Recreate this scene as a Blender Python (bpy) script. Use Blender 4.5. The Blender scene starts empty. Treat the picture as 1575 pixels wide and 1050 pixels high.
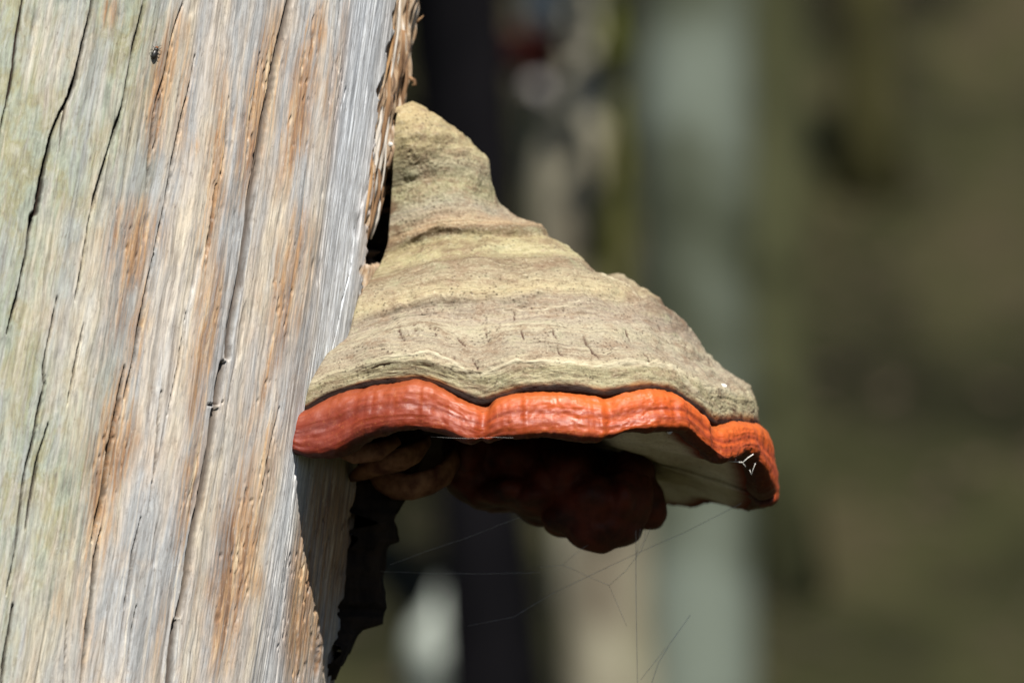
import bpy, bmesh, math, random
import numpy as np
from mathutils import Vector, Matrix

random.seed(7)
scene = bpy.context.scene
COL = scene.collection

# ------------------------------------------------------------------ camera
S = 0.00035            # metres per photograph pixel at the focus distance
D0 = 4.0               # camera to subject
H0 = 1.9               # height of the subject
PITCH = math.radians(6.0)
CAM = np.array([0.0, -D0 * math.cos(PITCH), H0 - D0 * math.sin(PITCH)])
FW = np.array([0.0, math.cos(PITCH), math.sin(PITCH)])
UP = np.array([0.0, -math.sin(PITCH), math.cos(PITCH)])
RT = np.array([1.0, 0.0, 0.0])
cam_d = bpy.data.cameras.new('camera')
cam = bpy.data.objects.new('camera', cam_d)
COL.objects.link(cam)
cam.location = CAM
cam.rotation_euler = (math.pi / 2 + PITCH, 0, 0)
cam_d.sensor_width = 36.0
cam_d.lens = 36.0 * D0 / (1575 * S)
cam_d.clip_start = 0.05
cam_d.clip_end = 400.0
cam_d.dof.use_dof = True
cam_d.dof.focus_distance = D0 - 0.15
APERTURE = 0.033
cam_d.dof.aperture_fstop = (cam_d.lens / 1000.0) / APERTURE
scene.camera = cam

# ------------------------------------------------------------------ light
SUN_EL = 50.0
SUN_AZ = 12.0          # degrees to the right of straight behind the camera
world = bpy.data.worlds.new('World')
scene.world = world
world.use_nodes = True
wn = world.node_tree
sky = wn.nodes.new('ShaderNodeTexSky')
sky.sky_type = 'NISHITA'
sky.sun_disc = False
sky.air_density = 0.6
sky.dust_density = 0.4
sky.sun_elevation = math.radians(SUN_EL)
sky.sun_rotation = math.radians(180 - SUN_AZ)
bg = wn.nodes['Background']
bg.inputs['Strength'].default_value = 0.05
wn.links.new(sky.outputs[0], bg.inputs['Color'])
sun_d = bpy.data.lights.new('sun', 'SUN')
sun_d.energy = 5.0
sun_d.angle = math.radians(0.5)
sun_d.color = (1.0, 0.955, 0.88)
sun = bpy.data.objects.new('sun', sun_d)
COL.objects.link(sun)
el, az = math.radians(SUN_EL), math.radians(SUN_AZ)
TO_SUN = Vector((math.sin(az) * math.cos(el), -math.cos(az) * math.cos(el), math.sin(el)))
sun.rotation_euler = (-TO_SUN).to_track_quat('-Z', 'Y').to_euler()
sun.location = (0.5, -6, 9)
vs = scene.view_settings
vs.view_transform = 'Standard'
vs.look = 'None'
vs.gamma = 1.0
vs.use_curve_mapping = False
vs.exposure = 0.85
scene.cycles.max_bounces = 6
scene.cycles.sample_clamp_indirect = 4.0

# ------------------------------------------------------------------ helpers
def P(px, py, Y):
    """World point seen at photograph pixel (px, py) at world depth Y."""
    px, py, Y = np.broadcast_arrays(np.asarray(px, float), np.asarray(py, float), np.asarray(Y, float))
    a = (px - 787.5) * S / D0
    b = (525.0 - py) * S / D0
    d = FW + a[..., None] * RT + b[..., None] * UP
    k = (Y - CAM[1]) / d[..., 1]
    return CAM + d * k[..., None]

def PROJ(pts):
    v = pts - CAM
    z = v @ FW
    return 787.5 + (v @ RT) / z * D0 / S, 525.0 - (v @ UP) / z * D0 / S

def _hash(ix, iy, iz, seed):
    h = (ix.astype(np.int64) * 374761393 + iy.astype(np.int64) * 668265263
         + iz.astype(np.int64) * 2147483647 + seed * 974634777) & 0xFFFFFFFF
    h = ((h ^ (h >> 13)) * 1274126177) & 0xFFFFFFFF
    h = ((h ^ (h >> 16)) * 2246822519) & 0xFFFFFFFF
    h = h ^ (h >> 15)
    return (h & 0xFFFFFF) / float(0xFFFFFF)

def vnoise(x, y, z=0.0, seed=0):
    x, y, z = np.broadcast_arrays(np.asarray(x, float), np.asarray(y, float), np.asarray(z, float))
    fx, fy, fz = np.floor(x), np.floor(y), np.floor(z)
    tx, ty, tz = x - fx, y - fy, z - fz
    tx, ty, tz = (t * t * (3 - 2 * t) for t in (tx, ty, tz))
    ix, iy, iz = fx.astype(np.int64), fy.astype(np.int64), fz.astype(np.int64)
    r = 0
    for a in (0, 1):
        wx = tx if a else 1 - tx
        for b in (0, 1):
            wy = ty if b else 1 - ty
            for c in (0, 1):
                wz = tz if c else 1 - tz
                r = r + wx * wy * wz * _hash(ix + a, iy + b, iz + c, seed)
    return r * 2 - 1

def fbm(x, y, z=0.0, seed=0, oct=4, gain=0.5):
    r, a, f = 0, 1.0, 1.0
    for i in range(oct):
        r = r + a * vnoise(np.asarray(x) * f, np.asarray(y) * f, np.asarray(z) * f, seed + i * 17)
        a *= gain
        f *= 2.03
    return r

def sstep(e0, e1, x):
    t = np.clip((x - e0) / (e1 - e0), 0, 1)
    return t * t * (3 - 2 * t)

def seg_dist(px, py, poly):
    """distance to a polyline and position along it (0..1)"""
    best = np.full(px.shape, 1e9)
    along = np.zeros(px.shape)
    side = np.zeros(px.shape)
    L = [math.hypot(poly[i + 1][0] - poly[i][0], poly[i + 1][1] - poly[i][1]) for i in range(len(poly) - 1)]
    tot = sum(L)
    acc = 0.0
    for i in range(len(poly) - 1):
        ax, ay = poly[i][:2]
        bx, by = poly[i + 1][:2]
        dx, dy = bx - ax, by - ay
        t = np.clip(((px - ax) * dx + (py - ay) * dy) / (dx * dx + dy * dy + 1e-9), 0, 1)
        ex, ey = px - ax - t * dx, py - ay - t * dy
        d = np.hypot(ex, ey)
        m = d < best
        best = np.where(m, d, best)
        along = np.where(m, (acc + t * L[i]) / tot, along)
        acc += L[i]
    return best, along

def tab(x, table):
    a = np.array(table, float)
    return np.interp(x, a[:, 0], a[:, 1])

def smooth_tab(x, table, k=9, w=None):
    """interpolated table softened by averaging a few shifted lookups"""
    a = np.array(table, float)
    if w is None:
        w = (a[-1, 0] - a[0, 0]) / 40.0
    r = 0
    offs = np.linspace(-1, 1, k)
    for o in offs:
        r = r + np.interp(np.asarray(x) + o * w, a[:, 0], a[:, 1])
    return r / k

def link(o, parent=None):
    COL.objects.link(o)
    if parent is not None:
        o.parent = parent
        o.matrix_parent_inverse = Matrix.Translation(-parent.location) if parent.type == 'EMPTY' else Matrix()
    return o

def mesh_obj(name, V, F, mat, parent=None, smooth=True):
    me = bpy.data.meshes.new(name)
    me.from_pydata([tuple(v) for v in V], [], [tuple(f) for f in F])
    me.update()
    if smooth:
        me.polygons.foreach_set('use_smooth', np.ones(len(me.polygons), bool))
    o = bpy.data.objects.new(name, me)
    me.materials.append(mat)
    return link(o, parent)

def grid_obj(name, V, mat, parent=None, attrs=None, wrap=False, flip=False, keep=None):
    """V: rows x cols x 3. attrs: name -> rows x cols x 3 (float vectors)."""
    nr, nc = V.shape[:2]
    idx = np.arange(nr * nc).reshape(nr, nc)
    if wrap:
        a, b = idx, np.roll(idx, -1, 1)
    else:
        a, b = idx[:, :-1], idx[:, 1:]
    q = np.stack([a[:-1], b[:-1], b[1:], a[1:]], -1)
    if keep is not None:
        k = keep if wrap else keep[:, :-1]
        q = q[k[:-1]]
    q = q.reshape(-1, 4)
    if flip:
        q = q[:, ::-1]
    pts = V.reshape(-1, 3)
    at = {k: v.reshape(-1, 3) for k, v in (attrs or {}).items()}
    if keep is not None:
        used = np.unique(q)
        remap = np.full(len(pts), -1)
        remap[used] = np.arange(len(used))
        q = remap[q]
        pts = pts[used]
        at = {k: v[used] for k, v in at.items()}
    me = bpy.data.meshes.new(name)
    me.vertices.add(len(pts))
    me.vertices.foreach_set('co', pts.astype(np.float32).ravel())
    me.loops.add(q.size)
    me.loops.foreach_set('vertex_index', q.astype(np.int32).ravel())
    me.polygons.add(len(q))
    me.polygons.foreach_set('loop_start', (np.arange(len(q)) * 4).astype(np.int32))
    me.polygons.foreach_set('use_smooth', np.ones(len(q), bool))
    for k, v in at.items():
        A = me.attributes.new(k, 'FLOAT_VECTOR', 'POINT')
        A.data.foreach_set('vector', v.astype(np.float32).ravel())
    me.update(calc_edges=True)
    me.validate()
    me.materials.append(mat)
    o = bpy.data.objects.new(name, me)
    return link(o, parent)

def normals(V):
    du = np.gradient(V, axis=1)
    dv = np.gradient(V, axis=0)
    n = np.cross(du, dv)
    return n / (np.linalg.norm(n, axis=-1, keepdims=True) + 1e-12)

def tube(name, pts, radii, mat, parent=None, seg=8, flat=1.0, flat_axis=None):
    pts = [Vector(p) for p in pts]
    V, F = [], []
    prev = None
    for i, p in enumerate(pts):
        d = (pts[min(i + 1, len(pts) - 1)] - pts[max(i - 1, 0)]).normalized()
        ref = Vector(flat_axis) if flat_axis is not None else (prev if prev else Vector((0.3, -1, 0.2)))
        a = (ref - d * ref.dot(d)).normalized()
        prev = a
        b = d.cross(a)
        r = radii[i] if hasattr(radii, '__len__') else radii
        for k in range(seg):
            t = 2 * math.pi * k / seg
            V.append(p + a * (math.cos(t) * r * flat) + b * (math.sin(t) * r))
    for i in range(len(pts) - 1):
        for k in range(seg):
            k2 = (k + 1) % seg
            F.append((i * seg + k, i * seg + k2, (i + 1) * seg + k2, (i + 1) * seg + k))
    F.append(tuple(reversed(range(seg))))
    F.append(tuple((len(pts) - 1) * seg + k for k in range(seg)))
    return mesh_obj(name, V, F, mat, parent)

def thing(name, label, cat, loc, group=None):
    o = bpy.data.objects.new(name, None)
    o.empty_display_size = 0.05
    o.location = loc
    COL.objects.link(o)
    o['label'] = label
    o['category'] = cat
    if group:
        o['group'] = group
    return o

# ------------------------------------------------------------------ materials
def lin(c, k=1.0):
    r = []
    for v in c:
        v = v / 255.0
        r.append(k * (v / 12.92 if v <= 0.04045 else ((v + 0.055) / 1.055) ** 2.4))
    return tuple(r) + (1.0,)

class NT:
    def __init__(self, name, rough=0.85, spec=0.3):
        self.m = bpy.data.materials.new(name)
        self.m.use_nodes = True
        self.t = self.m.node_tree
        self.b = self.t.nodes['Principled BSDF']
        self.b.inputs['Roughness'].default_value = rough
        self.b.inputs['Specular IOR Level'].default_value = spec
    def n(self, kind, **kw):
        x = self.t.nodes.new(kind)
        for k, v in kw.items():
            setattr(x, k, v)
        return x
    def set(self, sock, v):
        if isinstance(v, bpy.types.NodeSocket):
            self.t.links.new(v, sock)
        else:
            sock.default_value = v
    def attr(self, name):
        a = self.n('ShaderNodeAttribute', attribute_name=name)
        return a.outputs['Vector']
    def sep(self, v):
        s = self.n('ShaderNodeSeparateXYZ')
        self.set(s.inputs[0], v)
        return s.outputs[0], s.outputs[1], s.outputs[2]
    def comb(self, x, y, z):
        s = self.n('ShaderNodeCombineXYZ')
        for i, v in enumerate((x, y, z)):
            self.set(s.inputs[i], v)
        return s.outputs[0]
    def obj(self):
        return self.n('ShaderNodeTexCoord').outputs['Object']
    def scale(self, v, s):
        m = self.n('ShaderNodeVectorMath', operation='MULTIPLY')
        self.set(m.inputs[0], v)
        self.set(m.inputs[1], tuple(s))
        return m.outputs[0]
    def noise(self, v, s=(1, 1, 1), detail=4.0, rough=0.55, dist=0.0):
        x = self.n('ShaderNodeTexNoise')
        self.set(x.inputs['Vector'], self.scale(v, s))
        x.inputs['Scale'].default_value = 1.0
        x.inputs['Detail'].default_value = detail
        x.inputs['Roughness'].default_value = rough
        x.inputs['Distortion'].default_value = dist
        return x.outputs['Fac']
    def voro(self, v, s, feature='F1'):
        x = self.n('ShaderNodeTexVoronoi', feature=feature)
        self.set(x.inputs['Vector'], self.scale(v, s))
        x.inputs['Scale'].default_value = 1.0
        return x.outputs['Distance']
    def ramp(self, fac, stops, interp='LINEAR'):
        r = self.n('ShaderNodeValToRGB')
        r.color_ramp.interpolation = interp
        e = r.color_ramp.elements
        while len(e) < len(stops):
            e.new(0.5)
        for i, (p, c) in enumerate(stops):
            e[i].position = p
            e[i].color = c if len(c) == 4 else tuple(c) + (1,)
        self.set(r.inputs[0], fac)
        return r.outputs[0]
    def mr(self, v, a, b, c=0.0, d=1.0):
        m = self.n('ShaderNodeMapRange')
        m.clamp = True
        for i, x in enumerate((v, a, b, c, d)):
            self.set(m.inputs[i], x)
        return m.outputs[0]
    def math(self, op, a, b=0.0):
        m = self.n('ShaderNodeMath', operation=op)
        self.set(m.inputs[0], a)
        self.set(m.inputs[1], b)
        return m.outputs[0]
    def mix(self, f, a, b, mode='MIX'):
        m = self.n('ShaderNodeMix', data_type='RGBA', blend_type=mode)
        self.set(m.inputs['Factor'], f)
        self.set(m.inputs['A'], a)
        self.set(m.inputs['B'], b)
        return m.outputs['Result']
    def bump(self, h, strength, dist):
        b = self.n('ShaderNodeBump')
        b.inputs['Strength'].default_value = strength
        b.inputs['Distance'].default_value = dist
        self.set(b.inputs['Height'], h)
        self.t.links.new(b.outputs[0], self.b.inputs['Normal'])
    def color(self, c):
        self.set(self.b.inputs['Base Color'], c)
        return self.m

def simple(name, c1, c2, s, rough=0.85, stretch=1.0, spec=0.3, bump=0.0):
    t = NT(name, rough, spec)
    v = t.obj()
    f = t.noise(v, (s, s, s * stretch), 5, 0.6)
    if bump:
        t.bump(f, 0.6, bump)
    return t.color(t.ramp(f, [(0.32, c1), (0.68, c2)]))

def wood_material():
    t = NT('weathered_wood', 0.78, 0.25)
    g = t.attr('grain')                      # (across, along, 0) in metres
    m1 = t.attr('wear')
    m2 = t.attr('wear_two')
    stain, green, white = t.sep(m1)
    crack, edge, groove = t.sep(m2)
    wp = t.n('ShaderNodeVectorMath', operation='ADD')
    nz = t.n('ShaderNodeTexNoise'); nz.inputs['Scale'].default_value = 1.0; nz.inputs['Detail'].default_value = 3.0
    t.set(nz.inputs['Vector'], t.scale(g, (60, 22, 1)))
    t.set(wp.inputs[0], g)
    t.set(wp.inputs[1], t.scale(nz.outputs['Color'], (0.006, 0.03, 0)))
    g = wp.outputs[0]
    fine = t.noise(g, (760, 75, 1), 5, 0.75)
    mid = t.noise(g, (300, 20, 1), 5, 0.65)
    streak = t.noise(g, (420, 5.5, 1), 4, 0.6)
    big = t.noise(g, (52, 7.0, 1), 4, 0.55)
    blotch = t.noise(g, (60, 34, 1), 5, 0.65)
    mott = t.noise(g, (400, 150, 1), 5, 0.75)
    base = t.ramp(big, [(0.28, lin((128, 129, 128))), (0.42, lin((166, 168, 169))),
                        (0.52, lin((182, 174, 164))), (0.62, lin((190, 180, 162))), (0.78, lin((202, 206, 209)))])
    base = t.mix(t.mr(blotch, 0.52, 0.68, 0, 0.4), base, lin((186, 164, 140)))
    base = t.mix(t.mr(blotch, 0.46, 0.32, 0, 0.45), base, lin((146, 148, 149)))
    base = t.mix(t.mr(streak, 0.54, 0.70, 0, 0.6), base, lin((216, 208, 190)))
    base = t.mix(t.mr(streak, 0.46, 0.33, 0, 0.6), base, lin((96, 88, 80)))
    base = t.mix(t.mr(t.noise(g, (120, 9, 1), 5, 0.65), 0.50, 0.64, 0, 0.5), base, lin((150, 152, 152)))
    # green algae film and grey weathering
    gcol = t.ramp(blotch, [(0.3, lin((104, 112, 100))), (0.46, lin((148, 156, 138))), (0.58, lin((138, 136, 102))), (0.72, lin((172, 174, 160)))])
    base = t.mix(t.mr(t.math('MULTIPLY', green, t.mr(mid, 0.25, 0.62)), 0.0, 0.6, 0, 0.88), base, gcol)
    # orange brown stain that follows the grain, plus painted shade below the fungus
    sn = t.math('ADD', stain, t.math('ADD', t.math('MULTIPLY', t.math('SUBTRACT', streak, 0.5), 2.6), t.math('MULTIPLY', t.math('SUBTRACT', fine, 0.5), 1.6)))
    sf = t.mr(sn, 0.02, 0.95, 0, 0.92)
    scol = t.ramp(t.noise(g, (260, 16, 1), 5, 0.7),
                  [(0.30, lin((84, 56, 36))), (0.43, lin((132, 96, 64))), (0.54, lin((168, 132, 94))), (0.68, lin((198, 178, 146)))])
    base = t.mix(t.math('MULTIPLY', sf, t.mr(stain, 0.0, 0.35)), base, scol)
    # bleached strip
    wcol = t.ramp(t.math('ADD', t.math('MULTIPLY', streak, .6), t.math('MULTIPLY', mid, .4)), [(0.32, lin((176, 182, 190))), (0.5, lin((206, 211, 216))), (0.68, lin((230, 233, 235)))])
    base = t.mix(t.math('MULTIPLY', white, t.mr(streak, 0.25, 0.45, 0.75, 1.0)), base, wcol)
    # decayed edge
    ecol = t.ramp(t.noise(g, (420, 40, 1), 5, 0.7),
                  [(0.3, lin((52, 40, 32))), (0.42, lin((112, 86, 64))), (0.52, lin((164, 140, 112))), (0.66, lin((192, 186, 176)))])
    base = t.mix(edge, base, ecol)
    # fine fibres and little pits
    base = t.mix(t.mr(fine, 0.36, 0.56, 0.0, 1.0), t.mix(0.48, base, lin((84, 74, 66))), base)
    base = t.mix(t.mr(mott, 0.43, 0.30, 0, 0.62), base, lin((88, 76, 68)))
    base = t.mix(t.mr(mott, 0.56, 0.72, 0, 0.25), base, lin((226, 222, 212)))
    base = t.mix(t.math('MULTIPLY', groove, 0.9), base, lin((78, 68, 60)))
    base = t.mix(t.mr(crack, 0.15, 0.9), base, lin((44, 32, 25)))
    h = t.math('ADD', t.math('MULTIPLY', fine, 0.5), t.math('ADD', mid, t.math('MULTIPLY', mott, 0.35)))
    t.bump(h, 0.5, 0.0009)
    return t.color(base)

def cap_material():
    t = NT('fungus_cap_crust', 0.8, 0.25)
    c = t.attr('zone')                        # (arc in m, t along the profile, depth)
    m = t.attr('marks')
    crack, pale, brown = t.sep(m)
    arc, tt, _z = t.sep(c)
    o = t.obj()
    wob = t.noise(o, (38, 38, 38), 3, 0.5)
    t2 = t.math('ADD', tt, t.math('MULTIPLY', t.math('SUBTRACT', wob, 0.5), 0.05))
    t2 = t.math('ADD', t2, t.math('MULTIPLY', t.math('SUBTRACT', t.noise(o, (150, 150, 150), 2), 0.5), 0.012))
    zones = t.ramp(t2, [(0.00, lin((190, 168, 124))), (0.10, lin((190, 176, 132))), (0.17, lin((160, 152, 124))),
                        (0.22, lin((160, 154, 116))), (0.275, lin((166, 158, 138))), (0.31, lin((168, 148, 122))),
                        (0.345, lin((176, 148, 114))), (0.37, lin((104, 84, 60))), (0.40, lin((180, 166, 124))),
                        (0.45, lin((186, 176, 134))), (0.50, lin((134, 114, 88))), (0.56, lin((170, 156, 128))),
                        (0.625, lin((196, 180, 142))), (0.66, lin((160, 146, 126))), (0.74, lin((172, 158, 140))),
                        (0.795, lin((186, 176, 150))), (0.83, lin((168, 156, 136))), (0.90, lin((176, 162, 138))),
                        (0.925, lin((206, 194, 162))), (0.945, lin((168, 158, 122))), (0.98, lin((186, 176, 140)))])
    # fine growth lines, drawn out along each zone
    fl = t.noise(t.comb(t.math('MULTIPLY', arc, 14.0), t.math('MULTIPLY', t2, 130.0), 0.0), (1, 1, 1), 3, 0.65)
    col = t.mix(t.mr(fl, 0.5, 0.70, 0, 0.45), zones, lin((220, 208, 172)))
    col = t.mix(t.mr(fl, 0.46, 0.30, 0, 0.45), col, lin((104, 90, 70)))
    f2 = t.noise(t.comb(t.math('MULTIPLY', arc, 30.0), t.math('MULTIPLY', t2, 42.0), 3.0), (1, 1, 1), 4, 0.7)
    col = t.mix(t.mr(f2, 0.52, 0.66, 0, 0.6), col, lin((128, 104, 80)))
    col = t.mix(t.mr(f2, 0.46, 0.34, 0, 0.4), col, lin((196, 184, 150)))
    bl = t.noise(o, (70, 70, 110), 6, 0.72)
    col = t.mix(t.mr(bl, 0.50, 0.64, 0, 0.65), col, lin((150, 124, 100)))
    col = t.mix(t.mr(bl, 0.45, 0.30, 0, 0.6), col, lin((168, 168, 134)))
    gr = t.noise(o, (620, 620, 700), 5, 0.78)
    col = t.mix(t.mr(gr, 0.45, 0.32, 0, 0.75), col, lin((84, 70, 54)))
    col = t.mix(t.mr(gr, 0.54, 0.68, 0, 0.6), col, lin((224, 214, 186)))
    dots = t.mr(t.voro(o, (420, 420, 420)), 0.34, 0.2, 0, 1)
    dots = t.math('MULTIPLY', dots, t.mr(t.noise(o, (90, 90, 120), 2), 0.46, 0.58))
    col = t.mix(t.math('MULTIPLY', dots, 0.6), col, lin((64, 48, 36)))
    col = t.mix(brown, col, t.mix(gr, lin((70, 46, 30)), lin((130, 98, 70))))
    col = t.mix(pale, col, lin((238, 228, 196)))
    col = t.mix(crack, col, lin((74, 40, 30)))
    # the burnt brown lip at the lower edge
    lip = t.ramp(t.math('ADD', tt, t.math('MULTIPLY', t.math('SUBTRACT', t.noise(o, (160, 160, 160), 4, 0.7), 0.5), 0.014)),
                 [(0.978, (0, 0, 0)), (0.990, (1, 1, 1))])
    lipc = t.ramp(t2, [(0.976, lin((176, 122, 66))), (0.988, lin((112, 62, 32))), (0.997, lin((46, 26, 18)))])
    col = t.mix(lip, col, lipc)
    col = t.mix(1.0, col, (0.60, 0.60, 0.60, 1), 'MULTIPLY')
    h = t.math('ADD', t.math('MULTIPLY', fl, 0.5), t.math('ADD', t.math('MULTIPLY', gr, 0.7), t.math('MULTIPLY', bl, 1.2)))
    t.bump(h, 0.55, 0.0012)
    return t.color(col)

def red_material():
    t = NT('red_margin', 0.5, 0.45)
    c = t.attr('zone')                        # (arc, r down the band, 0..1 left to right)
    arc, r, lr = t.sep(c)
    o = t.obj()
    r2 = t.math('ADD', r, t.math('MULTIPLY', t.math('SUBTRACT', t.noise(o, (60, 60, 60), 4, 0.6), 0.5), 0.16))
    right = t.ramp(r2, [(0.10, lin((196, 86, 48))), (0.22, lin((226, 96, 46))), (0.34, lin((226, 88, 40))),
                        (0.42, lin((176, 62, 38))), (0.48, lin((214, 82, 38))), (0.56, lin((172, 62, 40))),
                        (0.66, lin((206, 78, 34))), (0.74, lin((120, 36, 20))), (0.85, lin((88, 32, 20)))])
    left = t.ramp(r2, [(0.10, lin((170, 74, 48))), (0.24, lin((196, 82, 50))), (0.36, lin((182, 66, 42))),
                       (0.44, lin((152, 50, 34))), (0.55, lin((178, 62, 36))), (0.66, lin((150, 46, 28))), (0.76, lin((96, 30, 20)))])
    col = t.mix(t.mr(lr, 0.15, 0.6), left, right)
    st = t.noise(t.comb(t.math('MULTIPLY', arc, 190.0), t.math('MULTIPLY', r, 4.0), 0.0), (1, 1, 1), 3, 0.6)
    col = t.mix(t.mr(st, 0.55, 0.75, 0, 0.2), col, lin((226, 112, 64)))
    col = t.mix(t.mr(st, 0.45, 0.28, 0, 0.22), col, lin((138, 44, 28)))
    gn = t.noise(o, (700, 700, 700), 4, 0.65)
    col = t.mix(t.mr(gn, 0.56, 0.72, 0, 0.4), col, lin((230, 130, 84)))
    col = t.mix(t.mr(gn, 0.42, 0.26, 0, 0.4), col, lin((110, 34, 22)))
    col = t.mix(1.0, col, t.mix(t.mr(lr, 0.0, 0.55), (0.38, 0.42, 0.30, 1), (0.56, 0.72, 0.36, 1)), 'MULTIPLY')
    t.set(t.b.inputs['Roughness'], t.mr(t.noise(o, (120, 120, 120), 3), 0.3, 0.7, 0.44, 0.66))
    hl = t.noise(t.comb(t.math('MULTIPLY', arc, 25.0), t.math('MULTIPLY', r, 16.0), 0.0), (1, 1, 1), 3, 0.6)
    t.bump(t.math('ADD', t.math('ADD', t.math('MULTIPLY', st, 0.6), hl), t.math('MULTIPLY', gn, 0.5)), 0.22, 0.0009)
    t.b.inputs['Subsurface Weight'].default_value = 0.0
    return t.color(col)

def pore_material():
    t = NT('pore_layer', 0.9, 0.2)
    o = t.obj()
    m = t.attr('marks')
    a, b, _ = t.sep(m)
    big = t.noise(o, (26, 26, 26), 4, 0.6)
    gn = t.noise(o, (600, 600, 600), 3, 0.6)
    col = t.ramp(big, [(0.3, lin((180, 166, 140))), (0.5, lin((214, 206, 184))), (0.7, lin((226, 220, 204)))])
    col = t.mix(t.mr(gn, 0.45, 0.3, 0, 0.4), col, lin((110, 88, 60)))
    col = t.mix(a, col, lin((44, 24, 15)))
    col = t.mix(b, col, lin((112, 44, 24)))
    t.bump(gn, 0.5, 0.0008)
    return t.color(col)

M_WOOD = wood_material()
M_CAP = cap_material()
M_RED = red_material()
M_PORE = pore_material()
M_LOBE = simple('dark_lobe', lin((44, 18, 11)), lin((100, 39, 21)), 60, 0.6, 1, 0.3, 0.002)
M_FOLD = simple('tan_fold', lin((84, 44, 28)), lin((156, 112, 82)), 110, 0.7, 1, 0.3, 0.001)
M_BARK = simple('old_bark', lin((20, 15, 12)), lin((52, 41, 32)), 120, 0.95, 0.25, 0.2, 0.004)
M_SPL = [simple('splinter_grey', lin((140, 130, 120)), lin((206, 200, 190)), 500, 0.85, 0.08),
         simple('splinter_tan', lin((128, 92, 58)), lin((186, 152, 110)), 500, 0.85, 0.08),
         simple('splinter_brown', lin((70, 48, 32)), lin((150, 118, 86)), 500, 0.9, 0.08)]
M_SILK = simple('spider_silk', (0.35, 0.35, 0.33, 1), (0.5, 0.5, 0.48, 1), 300, 0.35, 1, 0.6)
M_WHITE = simple('white_crumb', lin((170, 166, 158)), lin((214, 212, 206)), 900, 0.7)
M_BUG = simple('dark_chitin', (0.006, 0.006, 0.005, 1), (0.02, 0.018, 0.014, 1), 900, 0.4, 1, 0.5)
M_BUG2 = simple('amber_chitin', lin((96, 52, 14)), lin((130, 76, 24)), 900, 0.4, 1, 0.5)

# ------------------------------------------------------------------ the dead trunk
R0 = 0.24
LEAN = 0.124
AX0 = (580 - 787.5) * S - R0
def axis_x(z):
    return AX0 + LEAN * (z - H0)

EDGE = [(-400, 640), (0, 612), (60, 602), (150, 583), (300, 574), (420, 560), (520, 547), (700, 549), (740, 546),
        (880, 531), (960, 518), (1000, 508), (1050, 504), (1400, 470)]
CRACKS = [  # polyline, width px, depth (m), darkness, groove tint
    ([(38, -40), (35, 0), (22, 85), (15, 130), (5, 180), (-4, 240)], 3.0, .005, 1, 0),
    ([(148, -40), (142, 0), (128, 70), (118, 110), (108, 148), (95, 172), (80, 210), (70, 250), (60, 310), (56, 326), (50, 331), (42, 390), (30, 440), (18, 490), (12, 512)], 5.5, .009, 1, 0),
    ([(104, 152), (98, 190), (92, 235)], 2.5, .003, .8, 0),
    ([(226, -40), (222, 0), (210, 60), (200, 115), (185, 180), (172, 220), (160, 260), (148, 300), (140, 340), (136, 370), (125, 430), (118, 462)], 3.6, .007, .9, 0),
    ([(292, -30), (288, 0), (272, 50), (262, 100), (248, 145), (240, 180), (236, 230), (232, 290)], 2.8, .005, .9, 0),
    ([(308, 85), (295, 150), (280, 210), (270, 270), (258, 330), (246, 385)], 4.2, .008, 1, 0),
    ([(245, 388), (236, 430), (225, 490), (215, 545), (205, 590), (200, 612)], 5.0, .009, 1, 0),
    ([(200, 562), (190, 620), (180, 660), (170, 720), (165, 760), (155, 800), (150, 832)], 4.8, .008, 1, 0),
    ([(163, 812), (155, 860), (150, 900), (142, 960), (135, 1010), (128, 1080)], 4.6, .008, 1, 0),
    ([(458, -40), (452, 0), (440, 50), (425, 110), (412, 180), (400, 240), (388, 310), (378, 380), (368, 440), (358, 500), (350, 552)], 12.5, .0032, 0.1, 1),
    ([(343, 556), (339, 590), (335, 622)], 11.0, .0035, 0.2, 1),
    ([(334, 626), (325, 680), (318, 720), (310, 770), (300, 820), (290, 880), (280, 930), (276, 948)], 12.5, .0032, 0.1, 1),
    ([(273, 951), (268, 1000), (262, 1090)], 12.0, .0035, .3, 1),
    ([(345, 618), (330, 622), (318, 620)], 2.5, .003, 1, 0),
    ([(90, 455), (78, 520), (70, 570), (72, 590), (60, 640), (50, 690), (40, 730), (35, 770), (28, 820), (20, 880), (12, 912)], 3.2, .006, .9, 0),
    ([(132, 498), (120, 560), (108, 622)], 2.5, .004, .7, 0),
    ([(78, 650), (62, 700), (55, 740), (48, 780), (42, 812)], 4.0, .006, 1, 0),
    ([(22, 928), (12, 990), (3, 1080)], 4.0, .006, 1, 0),
    ([(254, 600), (248, 660), (240, 730), (232, 790)], 2.4, .004, .8, 0),
    ([(222, 795), (210, 850), (200, 910), (195, 935)], 2.4, .004, .8, 0),
    ([(214, 930), (205, 990), (200, 1048)], 2.2, .003, .7, 0),
    ([(110, 955), (106, 1010), (102, 1080)], 2.0, .003, .7, 0),
    ([(338, 282), (328, 340), (320, 392)], 2.6, .004, .8, 0),
    ([(358, 148), (352, 225), (343, 272)], 2.4, .003, .7, 0),
    ([(290, 480), (278, 560), (262, 640)], 1.8, .002, .6, 0),
    ([(510, 548), (528, 480), (541, 428), (552, 350)], 1.6, .002, .6, 0),
    ([(450, 660), (440, 760), (432, 860)], 2.2, .002, .5, 0),
    ([(480, 700), (470, 860), (456, 1050)], 2.0, .002, .5, 0),
    ([(418, 628), (404, 690), (392, 760)], 1.8, .002, .6, 0),
    ([(512, 0), (504, 60), (492, 160)], 1.8, .002, .5, 0),
    ([(405, 80), (392, 180), (385, 215)], 2.2, .003, .7, 0),
    ([(492, 955), (489, 1000), (484, 1080)], 4.0, .006, 1, 0),
    ([(503, 970), (498, 1010), (496, 1080)], 3.0, .005, 1, 0),
]
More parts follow.
